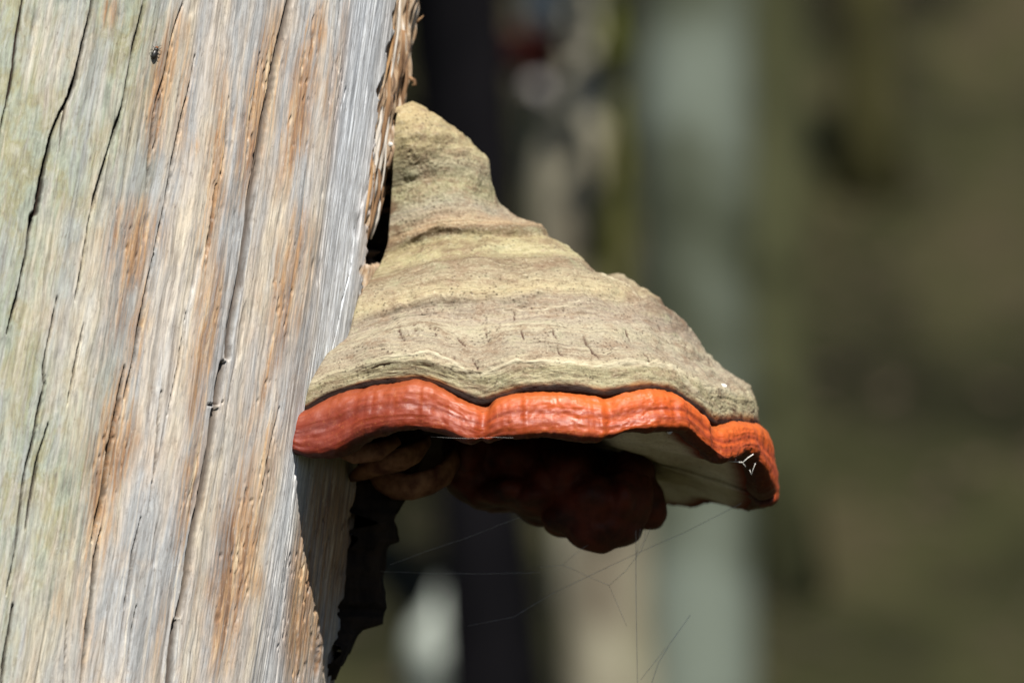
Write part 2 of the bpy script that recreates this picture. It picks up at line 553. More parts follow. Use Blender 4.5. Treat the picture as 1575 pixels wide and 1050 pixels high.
STAINS_AND_SHADE = [  # polyline, half width px, strength
    ([(286, 0), (272, 60), (258, 140), (240, 240)], 9, .95), ([(262, 90), (246, 180), (232, 260)], 10, .7),
    ([(225, 290), (210, 370), (196, 460)], 15, .85), ([(205, 340), (190, 450), (170, 560)], 9, .6), ([(240, 400), (222, 500), (206, 600)], 7, .6),
    ([(200, 540), (182, 640), (160, 780), (140, 920)], 11, .95), ([(215, 600), (198, 690), (176, 800)], 7, .8), ([(150, 640), (138, 760)], 8, .45),
    ([(300, 20), (290, 140), (270, 280)], 6, .5), ([(356, 60), (346, 180), (330, 320), (310, 470)], 8, .8), ([(340, 180), (330, 260)], 13, .6),
    ([(440, -10), (418, 100), (392, 230), (372, 340)], 9, 1.0), ([(404, 60), (386, 180), (366, 300)], 7, .7), ([(430, 30), (424, 100)], 12, .6),
    ([(492, -10), (470, 100), (438, 250), (424, 330)], 6, 1.0), ([(528, -20), (508, 130), (488, 290)], 6, .85), ([(455, 300), (436, 430), (402, 590)], 11, .8),
    ([(346, 350), (326, 480), (306, 600), (292, 700)], 10, .7), ([(318, 400), (305, 520)], 8, .5), ([(440, 340), (420, 470), (395, 620), (370, 760)], 6, .6),
    ([(398, 660), (372, 800), (345, 940), (330, 1060)], 13, .95), ([(420, 620), (400, 720), (378, 840)], 8, .7), ([(366, 700), (344, 850), (322, 1000)], 8, .6),
    ([(318, 620), (296, 740), (272, 870)], 8, .75), ([(260, 880), (246, 980), (238, 1070)], 6, .4), ([(150, 850), (138, 950), (126, 1070)], 7, .6),
    ([(488, 790), (474, 890), (458, 1070)], 20, 1.1), ([(530, 690), (520, 800), (505, 950)], 22, 1.0), ([(500, 700), (492, 800), (486, 900)], 12, .7),  # brown wood; last two strokes also paint the fungus's cast shadow darker
    ([(590, 170), (576, 320), (566, 420)], 8, .9), ([(178, -10), (165, 50)], 9, .5), ([(100, 870), (86, 980)], 7, .3),
]

def build_trunk():
    root = thing('dead_trunk', 'weathered barkless tree trunk with long cracks, grey and orange brown wood, leaning', 'tree trunk',
                 (axis_x(0), 0, 0))
    th_d = np.radians(np.concatenate([np.arange(-14, 30, 0.075), np.arange(30, 97, 0.105)]))
    th_c = np.radians(np.arange(97.5, 346, 2.0))
    th = np.concatenate([th_d, th_c])
    zd = np.arange(H0 - 0.215, H0 + 0.215, 0.0010)
    zc0 = np.concatenate([[-0.25, -0.1], np.linspace(0, H0 - 0.235, 34)])
    zc1 = np.linspace(H0 + 0.225, 3.05, 46)
    z = np.concatenate([zc0, zd, zc1])
    TH, Z = np.meshgrid(th, z)
    base = np.stack([axis_x(Z) + R0 * np.cos(TH), -R0 * np.sin(TH), Z], -1)
    px, py = PROJ(base)
    front = (TH < math.radians(100))
    inz = (Z > H0 - 0.25) & (Z < H0 + 0.25)
    arc = TH * R0
    tw = arc + 0.035 * (Z - H0) * sstep(0.0, 1.2, TH)        # slight spiral grain
    r = np.zeros_like(TH)
    # root flare and low relief
    r += 0.14 * np.exp(-np.maximum(Z, 0) / 0.18) * (1 + 0.35 * np.sin(TH * 5 + 1.0))
    r += 0.006 * fbm(tw * 14, Z * 1.6, 0, 3, 2) * sstep(0.10, 0.5, TH)
    r += 0.0010 * fbm(tw * 70, Z * 3.0, 0, 5, 3)
    r += 0.00025 * fbm(tw * 420, Z * 22.0, 0, 9, 2)
    r += 0.00018 * fbm(tw * 1100, Z * 60.0, 0, 12, 2)
    ppx = px + 1.6 * vnoise(Z * 70, px / 90, 0, 21) + 0.5 * vnoise(Z * 420, px / 60, 0, 22)
    crack = np.zeros_like(TH); groove = np.zeros_like(TH); stain = np.zeros_like(TH)
    sel = front & inz
    X, Yp, XX = ppx[sel], py[sel], px[sel]
    rc = np.zeros(X.shape); ck = np.zeros(X.shape); gv = np.zeros(X.shape); sn = np.zeros(X.shape)
    for poly, w, dep, dark, gt in CRACKS:
        d, al = seg_dist(X, Yp, poly)
        ww = w * (0.62 if gt == 0 else 0.5) * (0.8 + (0.4 if gt == 0 else 0.1) * vnoise(Yp / 33.0, poly[0][0], 0, 31)) * (0.35 + 0.65 * np.sin(np.clip(al, 0.0, 1.0) * math.pi) ** (0.5 if gt == 0 else 0.08))
        prof = 1 - sstep(0.55 * ww, 1.35 * ww + 0.5, d)
        rc = np.maximum(rc, dep * prof)
        ck = np.maximum(ck, dark * prof)
        gv = np.maximum(gv, gt * prof)
        rc -= 0.00022 * np.exp(-((d - 2.2 * ww - 2) / (1.2 * ww + 2.5)) ** 2)      # raised lips
    for poly, w, s in STAINS_AND_SHADE:
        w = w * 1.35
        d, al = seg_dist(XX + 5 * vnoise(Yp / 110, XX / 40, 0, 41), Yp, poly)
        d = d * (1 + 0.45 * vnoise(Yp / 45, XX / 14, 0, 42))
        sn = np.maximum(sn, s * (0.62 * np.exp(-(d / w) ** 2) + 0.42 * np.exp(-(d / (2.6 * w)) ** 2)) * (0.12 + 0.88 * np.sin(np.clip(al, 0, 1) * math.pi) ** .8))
    # many hairline checks
    hair = sstep(0.60, 0.78, vnoise(X / 7.0 + 0.13 * Yp / 7.0, Yp / 170.0, 0, 51)) * sstep(0.2, 0.6, vnoise(X / 60, Yp / 70, 3, 52))
    rc += 0.0009 * hair
    ck = np.maximum(ck, 0.35 * hair)
    # splintery pits in the stained wood
    pit = sstep(0.46, 0.75, vnoise(X / 2.6 + 0.16 * Yp / 2.6, Yp / 14.0, 0, 61)) * sstep(0.3, 0.9, sn + .35 * vnoise(X / 20, Yp / 45, 0, 62))
    rc += 0.0009 * pit
    ck = np.maximum(ck, 0.4 * pit)
    r[sel] -= rc; crack[sel] = ck; groove[sel] = gv; stain[sel] = sn
    # the decayed edge beyond the smooth bleached face
    e = tab(py, EDGE) + 5 * vnoise(py / 26, 0, 0, 71) + 2.2 * vnoise(py / 7, 0, 0, 72)
    low = sstep(690, 720, py)
    ed = sstep(-1, 4, px - e) * front * inz
    ed = np.where(front & inz, ed, 0)
    back = np.where(TH < math.radians(-13.9), 1.0, 0)
    fib = fbm(arc * 330, Z * 14, 0, 81, 3) * 0.0030 + fbm(arc * 120, Z * 40, 0, 82, 3) * 0.0030
    r += ed * (fib * (1 - 0.6 * low) - 0.0042 * (1 - 0.5 * low))
    cv, _a = seg_dist(px + 3 * vnoise(py / 9, 0, 0, 84), py, [(603, 268), (599, 300), (595, 350), (589, 398)])
    cvm = np.where(front & inz, 1 - sstep(6, 11, cv), 0)
    r -= 0.013 * cvm
    crack = np.maximum(crack, cvm)  # crevice shade beside the cap is put into the colour as well
    whb = np.exp(-((px - (tab(py, [(0, 566), (150, 548), (300, 530), (420, 520), (520, 508), (620, 480), (700, 448), (800, 428), (900, 420), (1050, 412)]))) /
                   tab(py, [(0, 44), (300, 44), (520, 38), (700, 22), (1050, 26)])) ** 4) * (1 - ed)
    whb *= tab(py, [(0, .92), (600, .92), (700, .75), (1050, .55)])
    grn = sstep(260, 120, px + 0.13 * (py - 500)) * (0.65 + 0.5 * fbm(px / 120, py / 200, 0, 91, 3)) * tab(py, [(0, 1), (500, 1.0), (700, .8), (1050, .35)])
    grn = np.where(front, grn, 0.4)
    whb = np.where(front & inz, whb, 0.2)
    # beyond the visible strip: a few generic cracks and the broken top
    gen = sstep(0.5, 0.62, vnoise(tw * 26, Z * 0.9, 0, 101)) * (~(front & inz))
    r -= 0.006 * gen
    crack = np.maximum(crack, gen * 0.8)
    V = np.stack([axis_x(Z) + (R0 + r) * np.cos(TH), -(R0 + r) * np.sin(TH), Z], -1)
    # jagged snapped top
    topz = 2.72 + 0.20 * vnoise(TH * 4, 0, 0, 111) + 0.10 * vnoise(TH * 17, 0, 0, 112)
    cut = Z > topz
    V[..., 2] = np.where(cut, topz - 0.0 * Z, Z)
    shrink = np.where(cut, np.clip(1 - (Z - topz) * 3.2, 0.02, 1), 1)
    V[..., 0] = axis_x(V[..., 2]) + (V[..., 0] - axis_x(Z)) * shrink
    V[..., 1] *= shrink
    V[..., 2] -= np.where(cut, (1 - shrink) * 0.12, 0)
    attrs = {'grain': np.stack([tw, Z, 0 * Z], -1),
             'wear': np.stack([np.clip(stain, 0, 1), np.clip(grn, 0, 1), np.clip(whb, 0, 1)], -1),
             'wear_two': np.stack([crack, np.clip(ed * (1 - 0.45 * low), 0, 1), groove], -1)}
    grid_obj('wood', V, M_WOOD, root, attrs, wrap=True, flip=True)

    # surviving slab of old bark under the fungus, on the side away from the light
    tb = np.radians(np.arange(-46, 6.01, 0.35))
    zb = np.arange(H0 - 0.21, H0 - 0.02, 0.0011)
    TB, ZB = np.meshgrid(tb, zb)
    bb = np.stack([axis_x(ZB) + (R0 + .018) * np.cos(TB), -(R0 + .018) * np.sin(TB), ZB], -1)
    bx, by = PROJ(bb)
    d = np.degrees(TB)
    low_end = 968 + 8 * vnoise(d / 3.0, 0, 0, 121) + 5 * vnoise(d / 0.9, 0, 0, 122) + 80 * sstep(-3.0, 2.5, d + 1.2 * vnoise(by / 18, 0, 0, 126))
    thick = tab(by, [(600, 84), (740, 78), (765, 74), (800, 58), (832, 66), (838, 52), (880, 50), (905, 53), (935, 58), (960, 56), (968, 30), (985, 22), (1010, 14), (1040, 5), (1060, 2)]) * S
    thick = thick * (1 + 0.10 * fbm(TB * 30, ZB * 45, 0, 123, 4)) + 0.0022 * fbm(TB * 70, ZB * 55, 0, 124, 3) * np.clip(thick / .012, 0, 1)
    m = sstep(5.8, 3.6, d + 1.6 * vnoise(ZB * 60, 0, 0, 125) + 0.8 * vnoise(ZB * 240, 0, 0, 127)) * sstep(-46, -42, d) * sstep(0, 6, low_end - by)
    rb = R0 - 0.008 + m * (thick + 0.008)
    VB = np.stack([axis_x(ZB) + rb * np.cos(TB), -rb * np.sin(TB), ZB], -1)
    grid_obj('bark', VB, M_BARK, root, keep=(by < low_end + 9))
    # splinters and fibres standing off the decayed edge
    rs = random.Random(5)
    for i in range(46):
        up = i < 34
        y0 = rs.uniform(-20, 330) if up else rs.uniform(935, 1040)
        ln = rs.uniform(60, 190) if up else rs.uniform(30, 80)
        f = rs.random()
        if up:
            x0 = np.interp(y0, [a[0] for a in EDGE], [a[1] for a in EDGE]) + 5
            xs = 647 - 0.135 * y0
            if y0 > 170:
                xs = min(xs, x0 + 30)
        else:
            x0, xs = 492, 514
            x0 -= (y0 - 960) * .06
            xs -= (y0 - 960) * .02
        x = x0 + (xs - x0) * f
        theta = math.acos(max(-1, min(1, (P(x, y0, 0)[0] - axis_x(P(x, y0, 0)[2])) / (R0 + 0.001))))
        pts, rad = [], []
        n = 7
        z0 = P(x, y0, -R0 * math.sin(theta))[2]
        out0 = rs.uniform(-0.0035, -0.0012)
        bow = rs.uniform(-0.0005, 0.0014)
        sw_ = rs.choice([0.0005, 0.0007, 0.0010, 0.0015])
        for k in range(n):
            t = k / (n - 1)
            zz = z0 - t * ln * S
            rr = R0 + out0 + bow * math.sin(t * math.pi) + rs.uniform(-.0003, .0003) - 0.003 * abs(t - .3)
            th_ = theta
            pts.append((axis_x(zz) + rr * math.cos(th_), -rr * math.sin(th_), zz))
            rad.append(rs.uniform(0.85, 1.15) * sw_ * (0.35 + 0.65 * math.sin(min(1, t * 0.9 + 0.1) * math.pi) ** .5))
        tube('splinter', pts, rad, rs.choice(M_SPL + M_SPL[::2]), root, 6, 0.7)
    # two curled fibres that stick out into the dark
    tube('splinter', [P(640, 36, 0), P(645, 30, 0), P(649, 27, 0), P(651, 24, 0)], [0.0007, 0.0006, 0.0005, 0.0002], M_SPL[2], root, 6)
    tube('splinter', [P(622, 122, 0), P(630, 120, 0), P(637, 124, 0), P(639, 130, 0), P(634, 131, 0)], [0.0008, 0.0010, 0.0011, 0.0009, 0.0005], M_SPL[2], root, 6)
    return root

TRUNK = build_trunk()

def trunk_depth(px, py):
    """world depth of the trunk's front surface at a pixel"""
    Y = np.zeros(np.broadcast(px, py).shape)
    for _ in range(4):
        w = P(px, py, Y)
        c = np.clip((w[..., 0] - axis_x(w[..., 2])) / R0, -1, 1)
        Y = -R0 * np.sqrt(1 - c * c)
    return Y

# ------------------------------------------------------------------ the bracket fungus
LT = [(0, 612, 168), (.05, 607, 202), (.1, 605, 235), (.18, 604, 278), (.26, 601, 328), (.34, 598, 372), (.42, 588, 402),
      (.50, 568, 432), (.58, 551, 460), (.66, 541, 500), (.74, 534, 523), (.82, 500, 552), (.90, 480, 585), (.96, 471, 612), (1.0, 468, 634)]
RTB = [(0, 628, 159), (.03, 668, 178), (.06, 700, 200), (.1, 730, 224), (.14, 745, 246), (.18, 752, 270), (.22, 758, 300), (.26, 766, 324),
       (.30, 785, 342), (.34, 820, 356), (.38, 850, 368), (.42, 876, 385), (.46, 892, 406), (.50, 912, 422), (.54, 940, 432), (.58, 968, 442), (.62, 995, 460),
       (.66, 1022, 476), (.70, 1050, 497), (.74, 1068, 520), (.78, 1076, 540), (.82, 1096, 560), (.86, 1122, 580), (.90, 1143, 596), (.94, 1157, 614), (.97, 1163, 632), (1.0, 1166, 655)]
RIM = [(468, 632), (500, 612), (560, 592), (600, 587), (640, 583), (670, 589), (700, 604), (725, 617), (742, 621), (765, 612), (800, 600), (850, 598),
       (900, 602), (935, 608), (970, 600), (1000, 597), (1030, 602), (1060, 617), (1080, 636), (1098, 652), (1125, 649), (1150, 648), (1166, 654)]
RBOT = [(455, 700), (470, 708), (500, 706), (525, 696), (560, 675), (590, 669), (630, 665), (680, 668), (715, 681), (740, 686), (770, 676), (850, 673), (925, 680), (960, 669), (1000, 663),
        (1040, 661), (1060, 670), (1085, 696), (1108, 712), (1128, 708), (1145, 698), (1165, 712), (1176, 745), (1180, 775)]
RBACK = [(455, 705), (600, 725), (800, 742), (950, 748), (1000, 752), (1030, 770), (1070, 778), (1100, 766), (1140, 775), (1166, 783), (1180, 775)]
CBACK = [(468, 632), (700, 690), (1000, 690), (1100, 672), (1166, 654)]

NS = 620
sv = np.linspace(0, 1, NS)
sA = np.abs(np.sin(math.pi * sv)) ** 0.92
sC = np.sign(np.cos(math.pi * sv)) * np.abs(np.cos(math.pi * sv)) ** 0.72
FRONT = sv <= 0.5

def section(t):
    """cross sections of the cap for an array of t; returns world points rows x NS x 3"""
    t = np.asarray(t)
    lx = smooth_tab(t, [(a, b) for a, b, c in LT], 7, .02)[:, None]
    ly = smooth_tab(t, [(a, c) for a, b, c in LT], 7, .02)[:, None]
    rx = smooth_tab(t, [(a, b) for a, b, c in RTB], 7, .012)[:, None]
    ry = smooth_tab(t, [(a, c) for a, b, c in RTB], 7, .012)[:, None]
    lx, ly, rx, ry = (np.where(t[:, None] >= .999, e, v) for v, e in ((lx, 468.), (ly, 634.), (rx, 1166.), (ry, 655.)))
    px = lx + (rx - lx) * sA[None]
    f = sA[None]
    arch = (-40 * t - 6)[:, None] * 4 * f * (1 - f) * np.where(FRONT, 1, -0.9)[None]
    py = ly + (ry - ly) * f ** 1.3 + arch
    # the scalloped lower edge fades upward through the growth zones
    wt = np.clip((t - .35) / .65, 0, 1)[:, None] ** 2.6
    rimx = 468 + (1166 - 468) * f
    own = 634 + (655 - 634) * f ** 1.3 - 46 * 4 * f * (1 - f)
    own_b = 634 + (655 - 634) * f ** 1.3 + 46 * .9 * 4 * f * (1 - f)
    dr = np.where(FRONT[None], smooth_tab(rimx, RIM, 5, 9) - own, smooth_tab(rimx, CBACK, 5, 30) - own_b)
    py = py + wt * dr
    B = np.maximum(0.03, -trunk_depth(lx, ly) + 0.004 + 0.010 * sstep(.40, .60, t)[:, None])
    B = B + 0.012 * np.sin(np.clip(t, 0, 1) * math.pi)[:, None]
    bulge = 0.040 * np.clip(t, 0, 1)[:, None] ** 1.2 * np.sin(2 * math.pi * sv)[None]
    Y = -(B * sC[None] + bulge)
    Y = Y + 0.004
    # scallops in plan: the edge swells where it rises, and folds in at the dips
    sw = np.where(FRONT[None], (600 - smooth_tab(rimx, RIM, 5, 9)) / 25.0, 0) * wt
    Y = Y - 0.004 * sw * np.sin(math.pi * sv)[None]
    return P(px, py, Y)

def build_cap(root):
    t = np.concatenate([np.linspace(0.0, 0.9, 330), np.linspace(0.9, 1.0, 90)[1:]])
    V = section(t)
    # soften the sharp left flank a little and add relief
    n = normals(V)
    n = -n if n[200, 150, 1] > 0 else n
    T = t[:, None] + 0 * sv[None]
    arc = np.concatenate([np.zeros((len(t), 1)), np.cumsum(np.linalg.norm(np.diff(V, axis=1), axis=-1), 1)], 1)
    o = V
    wob = 0.022 * fbm(o[..., 0] * 26, o[..., 1] * 26, o[..., 2] * 26, 201, 3) + 0.006 * vnoise(o[..., 0] * 120, o[..., 1] * 120, o[..., 2] * 120, 203)
    tw = T + wob
    h = np.zeros_like(T)
    for c, w, a in ((.085, .05, .0016), (.175, .05, .0014), (.30, .05, .0018), (.365, .045, .0036), (.43, .04, .002), (.51, .06, .0034), (.565, .03, .0016),
                    (.635, .05, .0026), (.70, .04, .0010), (.79, .06, .0030), (.845, .03, .0008), (.915, .05, .0028), (.945, .02, .0006)):
        u = (tw - c) / w
        saw = np.where(u < 0, np.exp(-(u / 1.0) ** 2), np.exp(-(u / 0.34) ** 2))      # swell, then a quick step in
        h += a * saw * (0.75 + 0.5 * vnoise(arc * 40, T * 3, 0, int(c * 1000)))
    h += 0.0030 * fbm(o[..., 0] * 34, o[..., 1] * 34, o[..., 2] * 34, 211, 3)
    h += 0.00055 * fbm(o[..., 0] * 170, o[..., 1] * 170, o[..., 2] * 200, 212, 3)
    h += 0.00016 * fbm(arc * 120, tw * 120, 0, 213, 2)
    h += 0.00028 * fbm(o[..., 0] * 800, o[..., 1] * 800, o[..., 2] * 800, 215, 2)
    px, py = PROJ(V)
    fr = np.broadcast_to(FRONT[None], px.shape)
    crack = np.zeros_like(T); pale = np.zeros_like(T); brown = np.zeros_like(T)
    def seg(poly, w):
        d, al = seg_dist(px + 1.2 * vnoise(py / 5, px / 9, 0, 221), py + 1.5 * vnoise(px / 12, 0, 0, 222), poly)
        return np.where(fr, (1 - sstep(.4 * w, w, d)) * np.sin(np.clip(al * .9 + .05, 0, 1) * math.pi) ** .5, 0)
    for poly, w in (([(613, 505), (616, 518), (623, 528)], 1.7), ([(703, 518), (710, 527), (716, 534)], 1.9), ([(748, 513), (752, 530)], 1.5),
                    ([(800, 512), (805, 528)], 1.6), ([(857, 536), (866, 544)], 1.9), ([(896, 520), (906, 535), (921, 553)], 1.7), ([(848, 510), (856, 524)], 1.2),
                    ([(640, 506), (643, 520)], 1.2), ([(670, 512), (672, 522)], 1.2), ([(790, 478), (791, 492)], 1.2), ([(1008, 505), (1014, 512)], 1.4),
                    ([(724, 552), (733, 565), (738, 580)], 1.4), ([(988, 545), (998, 558)], 1.4), ([(960, 512), (972, 524)], 1.2), ([(570, 565), (600, 560)], 1.0)):
        crack = np.maximum(crack, seg(poly, w))
    rs = random.Random(12)
    for i in range(12):
        x = rs.uniform(560, 1060); y = rs.uniform(490, 560)
        crack = np.maximum(crack, rs.uniform(.3, .8) * seg([(x, y), (x + rs.uniform(-1, 6), y + rs.uniform(5, 14))], rs.uniform(.7, 1.2)))
    for poly, w, a in (([(585, 556), (615, 548), (660, 546), (692, 554), (718, 574), (730, 590)], 3.0, .75), ([(742, 580), (765, 566), (795, 557), (840, 557), (890, 560), (930, 566)], 2.8, .75),
                       ([(930, 568), (965, 560), (1010, 562), (1035, 568), (1055, 590), (1085, 622)], 5.0, .55), ([(922, 430), (945, 440), (968, 456), (974, 462)], 2.2, .85),
                       ([(770, 470), (800, 474), (835, 477), (870, 470), (905, 458)], 1.8, .6), ([(640, 505), (690, 507), (720, 516)], 1.8, .3), ([(735, 512), (790, 503), (850, 503)], 1.8, .3)):
        pale = np.maximum(pale, a * seg(poly, w) * (0.6 + 0.5 * vnoise(px / 7, py / 7, 0, 231)))
    for poly, w, a in (([(658, 228), (690, 222), (715, 214)], 9, .6), ([(612, 388), (680, 384), (740, 374), (780, 364), (830, 374), (866, 386)], 5, .5),
                       ([(760, 432), (800, 422), (850, 424)], 8, .35), ([(600, 290), (600, 340), (594, 392)], 12, .8), ([(985, 455), (1040, 495), (1064, 520)], 18, .5)):  # the stroke along the trunk paints the shade of the crevice
        brown = np.maximum(brown, a * seg(poly, w * 2.0) * np.clip(0.55 + 0.9 * fbm(px / 14, py / 9, 0, 241, 3), 0, 1.1))
    h -= 0.0013 * crack
    h += 0.0006 * pale
    fade = sstep(0, .05, sv)[None] * sstep(1, .95, sv)[None]
    V = V + n * (h * (0.25 + 0.75 * fade))[..., None]
    # the lip is undercut: its last rows turn inward
    ctr = np.array([axis_x(H0) + R0 + 0.06, 0.0, 0.0])
    inward = ctr[None] - V[-1]
    inward[:, 2] = 0
    inward /= np.linalg.norm(inward, axis=-1, keepdims=True) + 1e-9
    rows, tt = [V], [T]
    for k, (i_, u_) in enumerate(((.0006, -.0010), (.0020, -.0014), (.0045, -.0002), (.009, .003))):
        rows.append((V[-1] + inward * i_ + np.array([0, 0, u_]))[None])
        tt.append(np.full((1, NS), 1.0))
    Vx = np.concatenate(rows, 0)
    Tx = np.concatenate(tt, 0)
    pad = lambda A: np.concatenate([A, np.repeat(A[-1:], 4, 0) * 0], 0)
    arcx = np.concatenate([arc, np.repeat(arc[-1:], 4, 0)], 0)
    # sink the two flanks into the trunk so the cap is seated
    ax = np.stack([axis_x(Vx[:, :1, 2]), 0 * Vx[:, :1, 2], Vx[:, :1, 2]], -1)
    k_ = np.linspace(0, 1, 9)[1:][::-1][None, :, None]
    f0 = Vx[:, :1] + np.array([-0.0016, 0.0, 0.0]) * np.sin(k_ * math.pi * .8) + np.array([0.004, 0.045, 0]) * k_ ** 1.6 + np.array([0, .004, 0]) * k_
    ax1 = np.stack([axis_x(Vx[:, -1:, 2]), 0 * Vx[:, -1:, 2], Vx[:, -1:, 2]], -1)
    f1 = Vx[:, -1:] + (ax1 - Vx[:, -1:]) * 0.10
    NF = f0.shape[1]
    Vx2 = np.concatenate([f0, Vx, f1], 1)
    ext = lambda A: np.concatenate([np.repeat(A[:, :1], NF, 1), A, A[:, -1:]], 1)
    attrs = {'zone': np.stack([ext(arcx), ext(Tx), 0 * ext(Tx)], -1),
             'marks': np.stack([ext(pad(crack)), ext(pad(pale)), ext(pad(brown))], -1)}
    # close the crown where it meets the trunk
    top = Vx2[:1].copy()
    tin = top + np.array([-0.03, 0, -0.01])
    Vx2 = np.concatenate([tin, Vx2], 0)
    attrs = {k: np.concatenate([v[:1], v], 0) for k, v in attrs.items()}
    grid_obj('cap', Vx2, M_CAP, root, attrs, flip=True)
    return V[-1], inward, arc[-1]

def build_red(root, rim, inward, arc):
    out = -inward
    f = sA
    px0 = 455 + (1180 - 455) * f
    bot_y = np.where(FRONT, smooth_tab(px0, RBOT, 5, 5), smooth_tab(px0, RBACK, 5, 8))
    rp = PROJ(rim)
    bo = 0.0035 + 0.0025 * sstep(.6, 1, f) + 0.0042 * sstep(.22, .02, sv)                 # how far the band stands proud of the cap
    bot = P(np.where(f > 0, rp[0] + (px0 - rp[0]), rp[0]), bot_y, rim[:, 1])
    drop = bot[:, 2] - rim[:, 2]
    # smooth join at the tip
    prof = [  # r, outward, fraction of drop, extra up
        (0.00, -.0100, -.06), (0.05, -.0060, -.03), (0.10, -.0026, .01), (0.16, .0002, .08), (0.24, .0022, .20), (0.33, .0036, .34), (0.42, .0048, .48),
        (0.51, .0058, .62), (0.60, .0064, .76), (0.68, .0066, .88), (0.74, .0056, .97), (0.80, .0020, 1.01), (0.87, -.0035, .985), (0.94, -.0090, .93), (1.0, -.0140, .86)]
    pr = np.array(prof)
    r = np.linspace(0, 1, 110)
    o_ = smooth_tab(r, pr[:, [0, 1]], 7, .035)
    d_ = smooth_tab(r, pr[:, [0, 2]], 7, .035)
    backk = sstep(.50, .58, sv)
    fold_in = sstep(.74, .82, r)[:, None] * backk[None]
    d_ = d_[:, None] * (1 - fold_in) + 1.0 * fold_in
    curl = 1 - 0.62 * sstep(.5, .85, f)[None] * (o_[:, None] < 0) * (r[:, None] > .6)
    o_s = o_[:, None] * curl * (1 - fold_in) + (-.0004 - .003 * (r[:, None] - .74)) * fold_in + bo[None] * np.interp(r, [0, .2, .7, 1], [0, .6, .4, 0])[:, None]
    V = rim[None] + out[None] * o_s[..., None] + np.array([0, 0, 1.0]) * (d_ * drop[None])[..., None]
    n = normals(V)
    if n[50, 200, 1] > 0:
        n = -n
    R2 = r[:, None] + 0 * sv[None]
    A2 = arc[None] + 0 * R2
    h = 0.0016 * fbm(A2 * 45, R2 * 2.2, 0, 301, 2) + 0.0003 * fbm(A2 * 25, R2 * 12, 0, 302, 2)
    wr = 0.035 * vnoise(A2 * 60, R2 * 1.5, 0, 306)
    for c, w, a in ((.30, .07, .0005), (.46, .06, -.0003)):
        h += a * np.exp(-((R2 + wr - c) / w) ** 2)
    right = sstep(.55, .9, f)[None]
    h += (0.0002 + 0.0004 * right) * fbm(A2 * 140, R2 * 3.0, 0, 303, 2)
    h += 0.0003 * fbm(A2 * 600, R2 * 18, 0, 304, 2)
    for x, w, a in ((742, 9, .0030), (642, 6, .0008), (935, 8, .0014), (1100, 10, .0020), (545, 6, .0008), (1030, 6, .0008)):   # radial folds
        dd = (px0 - x + 10 * (R2 - .4)) / w
        h -= np.where(FRONT[None], a * np.exp(-dd ** 2), 0)
    h *= sstep(0.0, .15, R2)
    V = V + n * h[..., None]
    ax = np.stack([axis_x(V[:, :1, 2]), 0 * V[:, :1, 2], V[:, :1, 2]], -1)
    k_ = np.linspace(0, 1, 11)[1:][::-1][None, :, None]
    V0 = V[:, :1] + np.array([-0.0030, 0.0, 0.0]) * np.sin(np.minimum(k_ * 2.2, 1) * math.pi * .75) + np.array([0.003, 0.05, 0]) * k_ ** 1.6 + np.array([0, .005, 0]) * k_
    ax1 = np.stack([axis_x(V[:, -1:, 2]), 0 * V[:, -1:, 2], V[:, -1:, 2]], -1)
    V1 = V[:, -1:] + (ax1 - V[:, -1:]) * 0.10
    Vx = np.concatenate([V0, V, V1], 1)
    ext = lambda A: np.concatenate([np.repeat(A[:, :1], V0.shape[1], 1), A, A[:, -1:]], 1)
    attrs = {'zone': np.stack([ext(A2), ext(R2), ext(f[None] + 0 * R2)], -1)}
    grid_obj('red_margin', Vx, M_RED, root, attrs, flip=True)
    return V[-1]

def build_pores(root, inner):
    q = np.linspace(0, 1, 70)[:, None, None]
    # the hollow underside rises from the margin toward the trunk
    c = np.array([axis_x(H0) + R0 - 0.03, 0.0, 0.0])
    tgt = inner.copy()
    tgt[:, 0] = c[0] + (inner[:, 0] - c[0]) * 0.10
    tgt[:, 1] = inner[:, 1] * 0.5
    tgt[:, 2] = inner[:, 2].mean() + 0.020
    V = inner[None] + (tgt - inner)[None] * q
    rise = np.sin(np.clip(q[..., 0] * 1.2, 0, 1) * math.pi / 2)
    V[..., 2] = inner[None, :, 2] + (tgt[None, :, 2] - inner[None, :, 2]) * rise
    V[..., 2] += 0.003 * fbm(V[..., 0] * 30, V[..., 1] * 30, 0, 401, 3) * np.clip(q[..., 0] * 6, 0, 1)
    px, py = PROJ(V)
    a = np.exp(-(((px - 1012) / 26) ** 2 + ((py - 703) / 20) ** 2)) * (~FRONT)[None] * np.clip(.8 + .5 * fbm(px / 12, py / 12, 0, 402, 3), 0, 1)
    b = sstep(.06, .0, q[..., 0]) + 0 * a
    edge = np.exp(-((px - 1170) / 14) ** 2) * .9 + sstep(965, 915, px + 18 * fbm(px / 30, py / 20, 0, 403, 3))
    grid_obj('pore_surface', V, M_PORE, root, {'marks': np.stack([np.clip(a + edge, 0, 1), b, 0 * a], -1)}, flip=True)

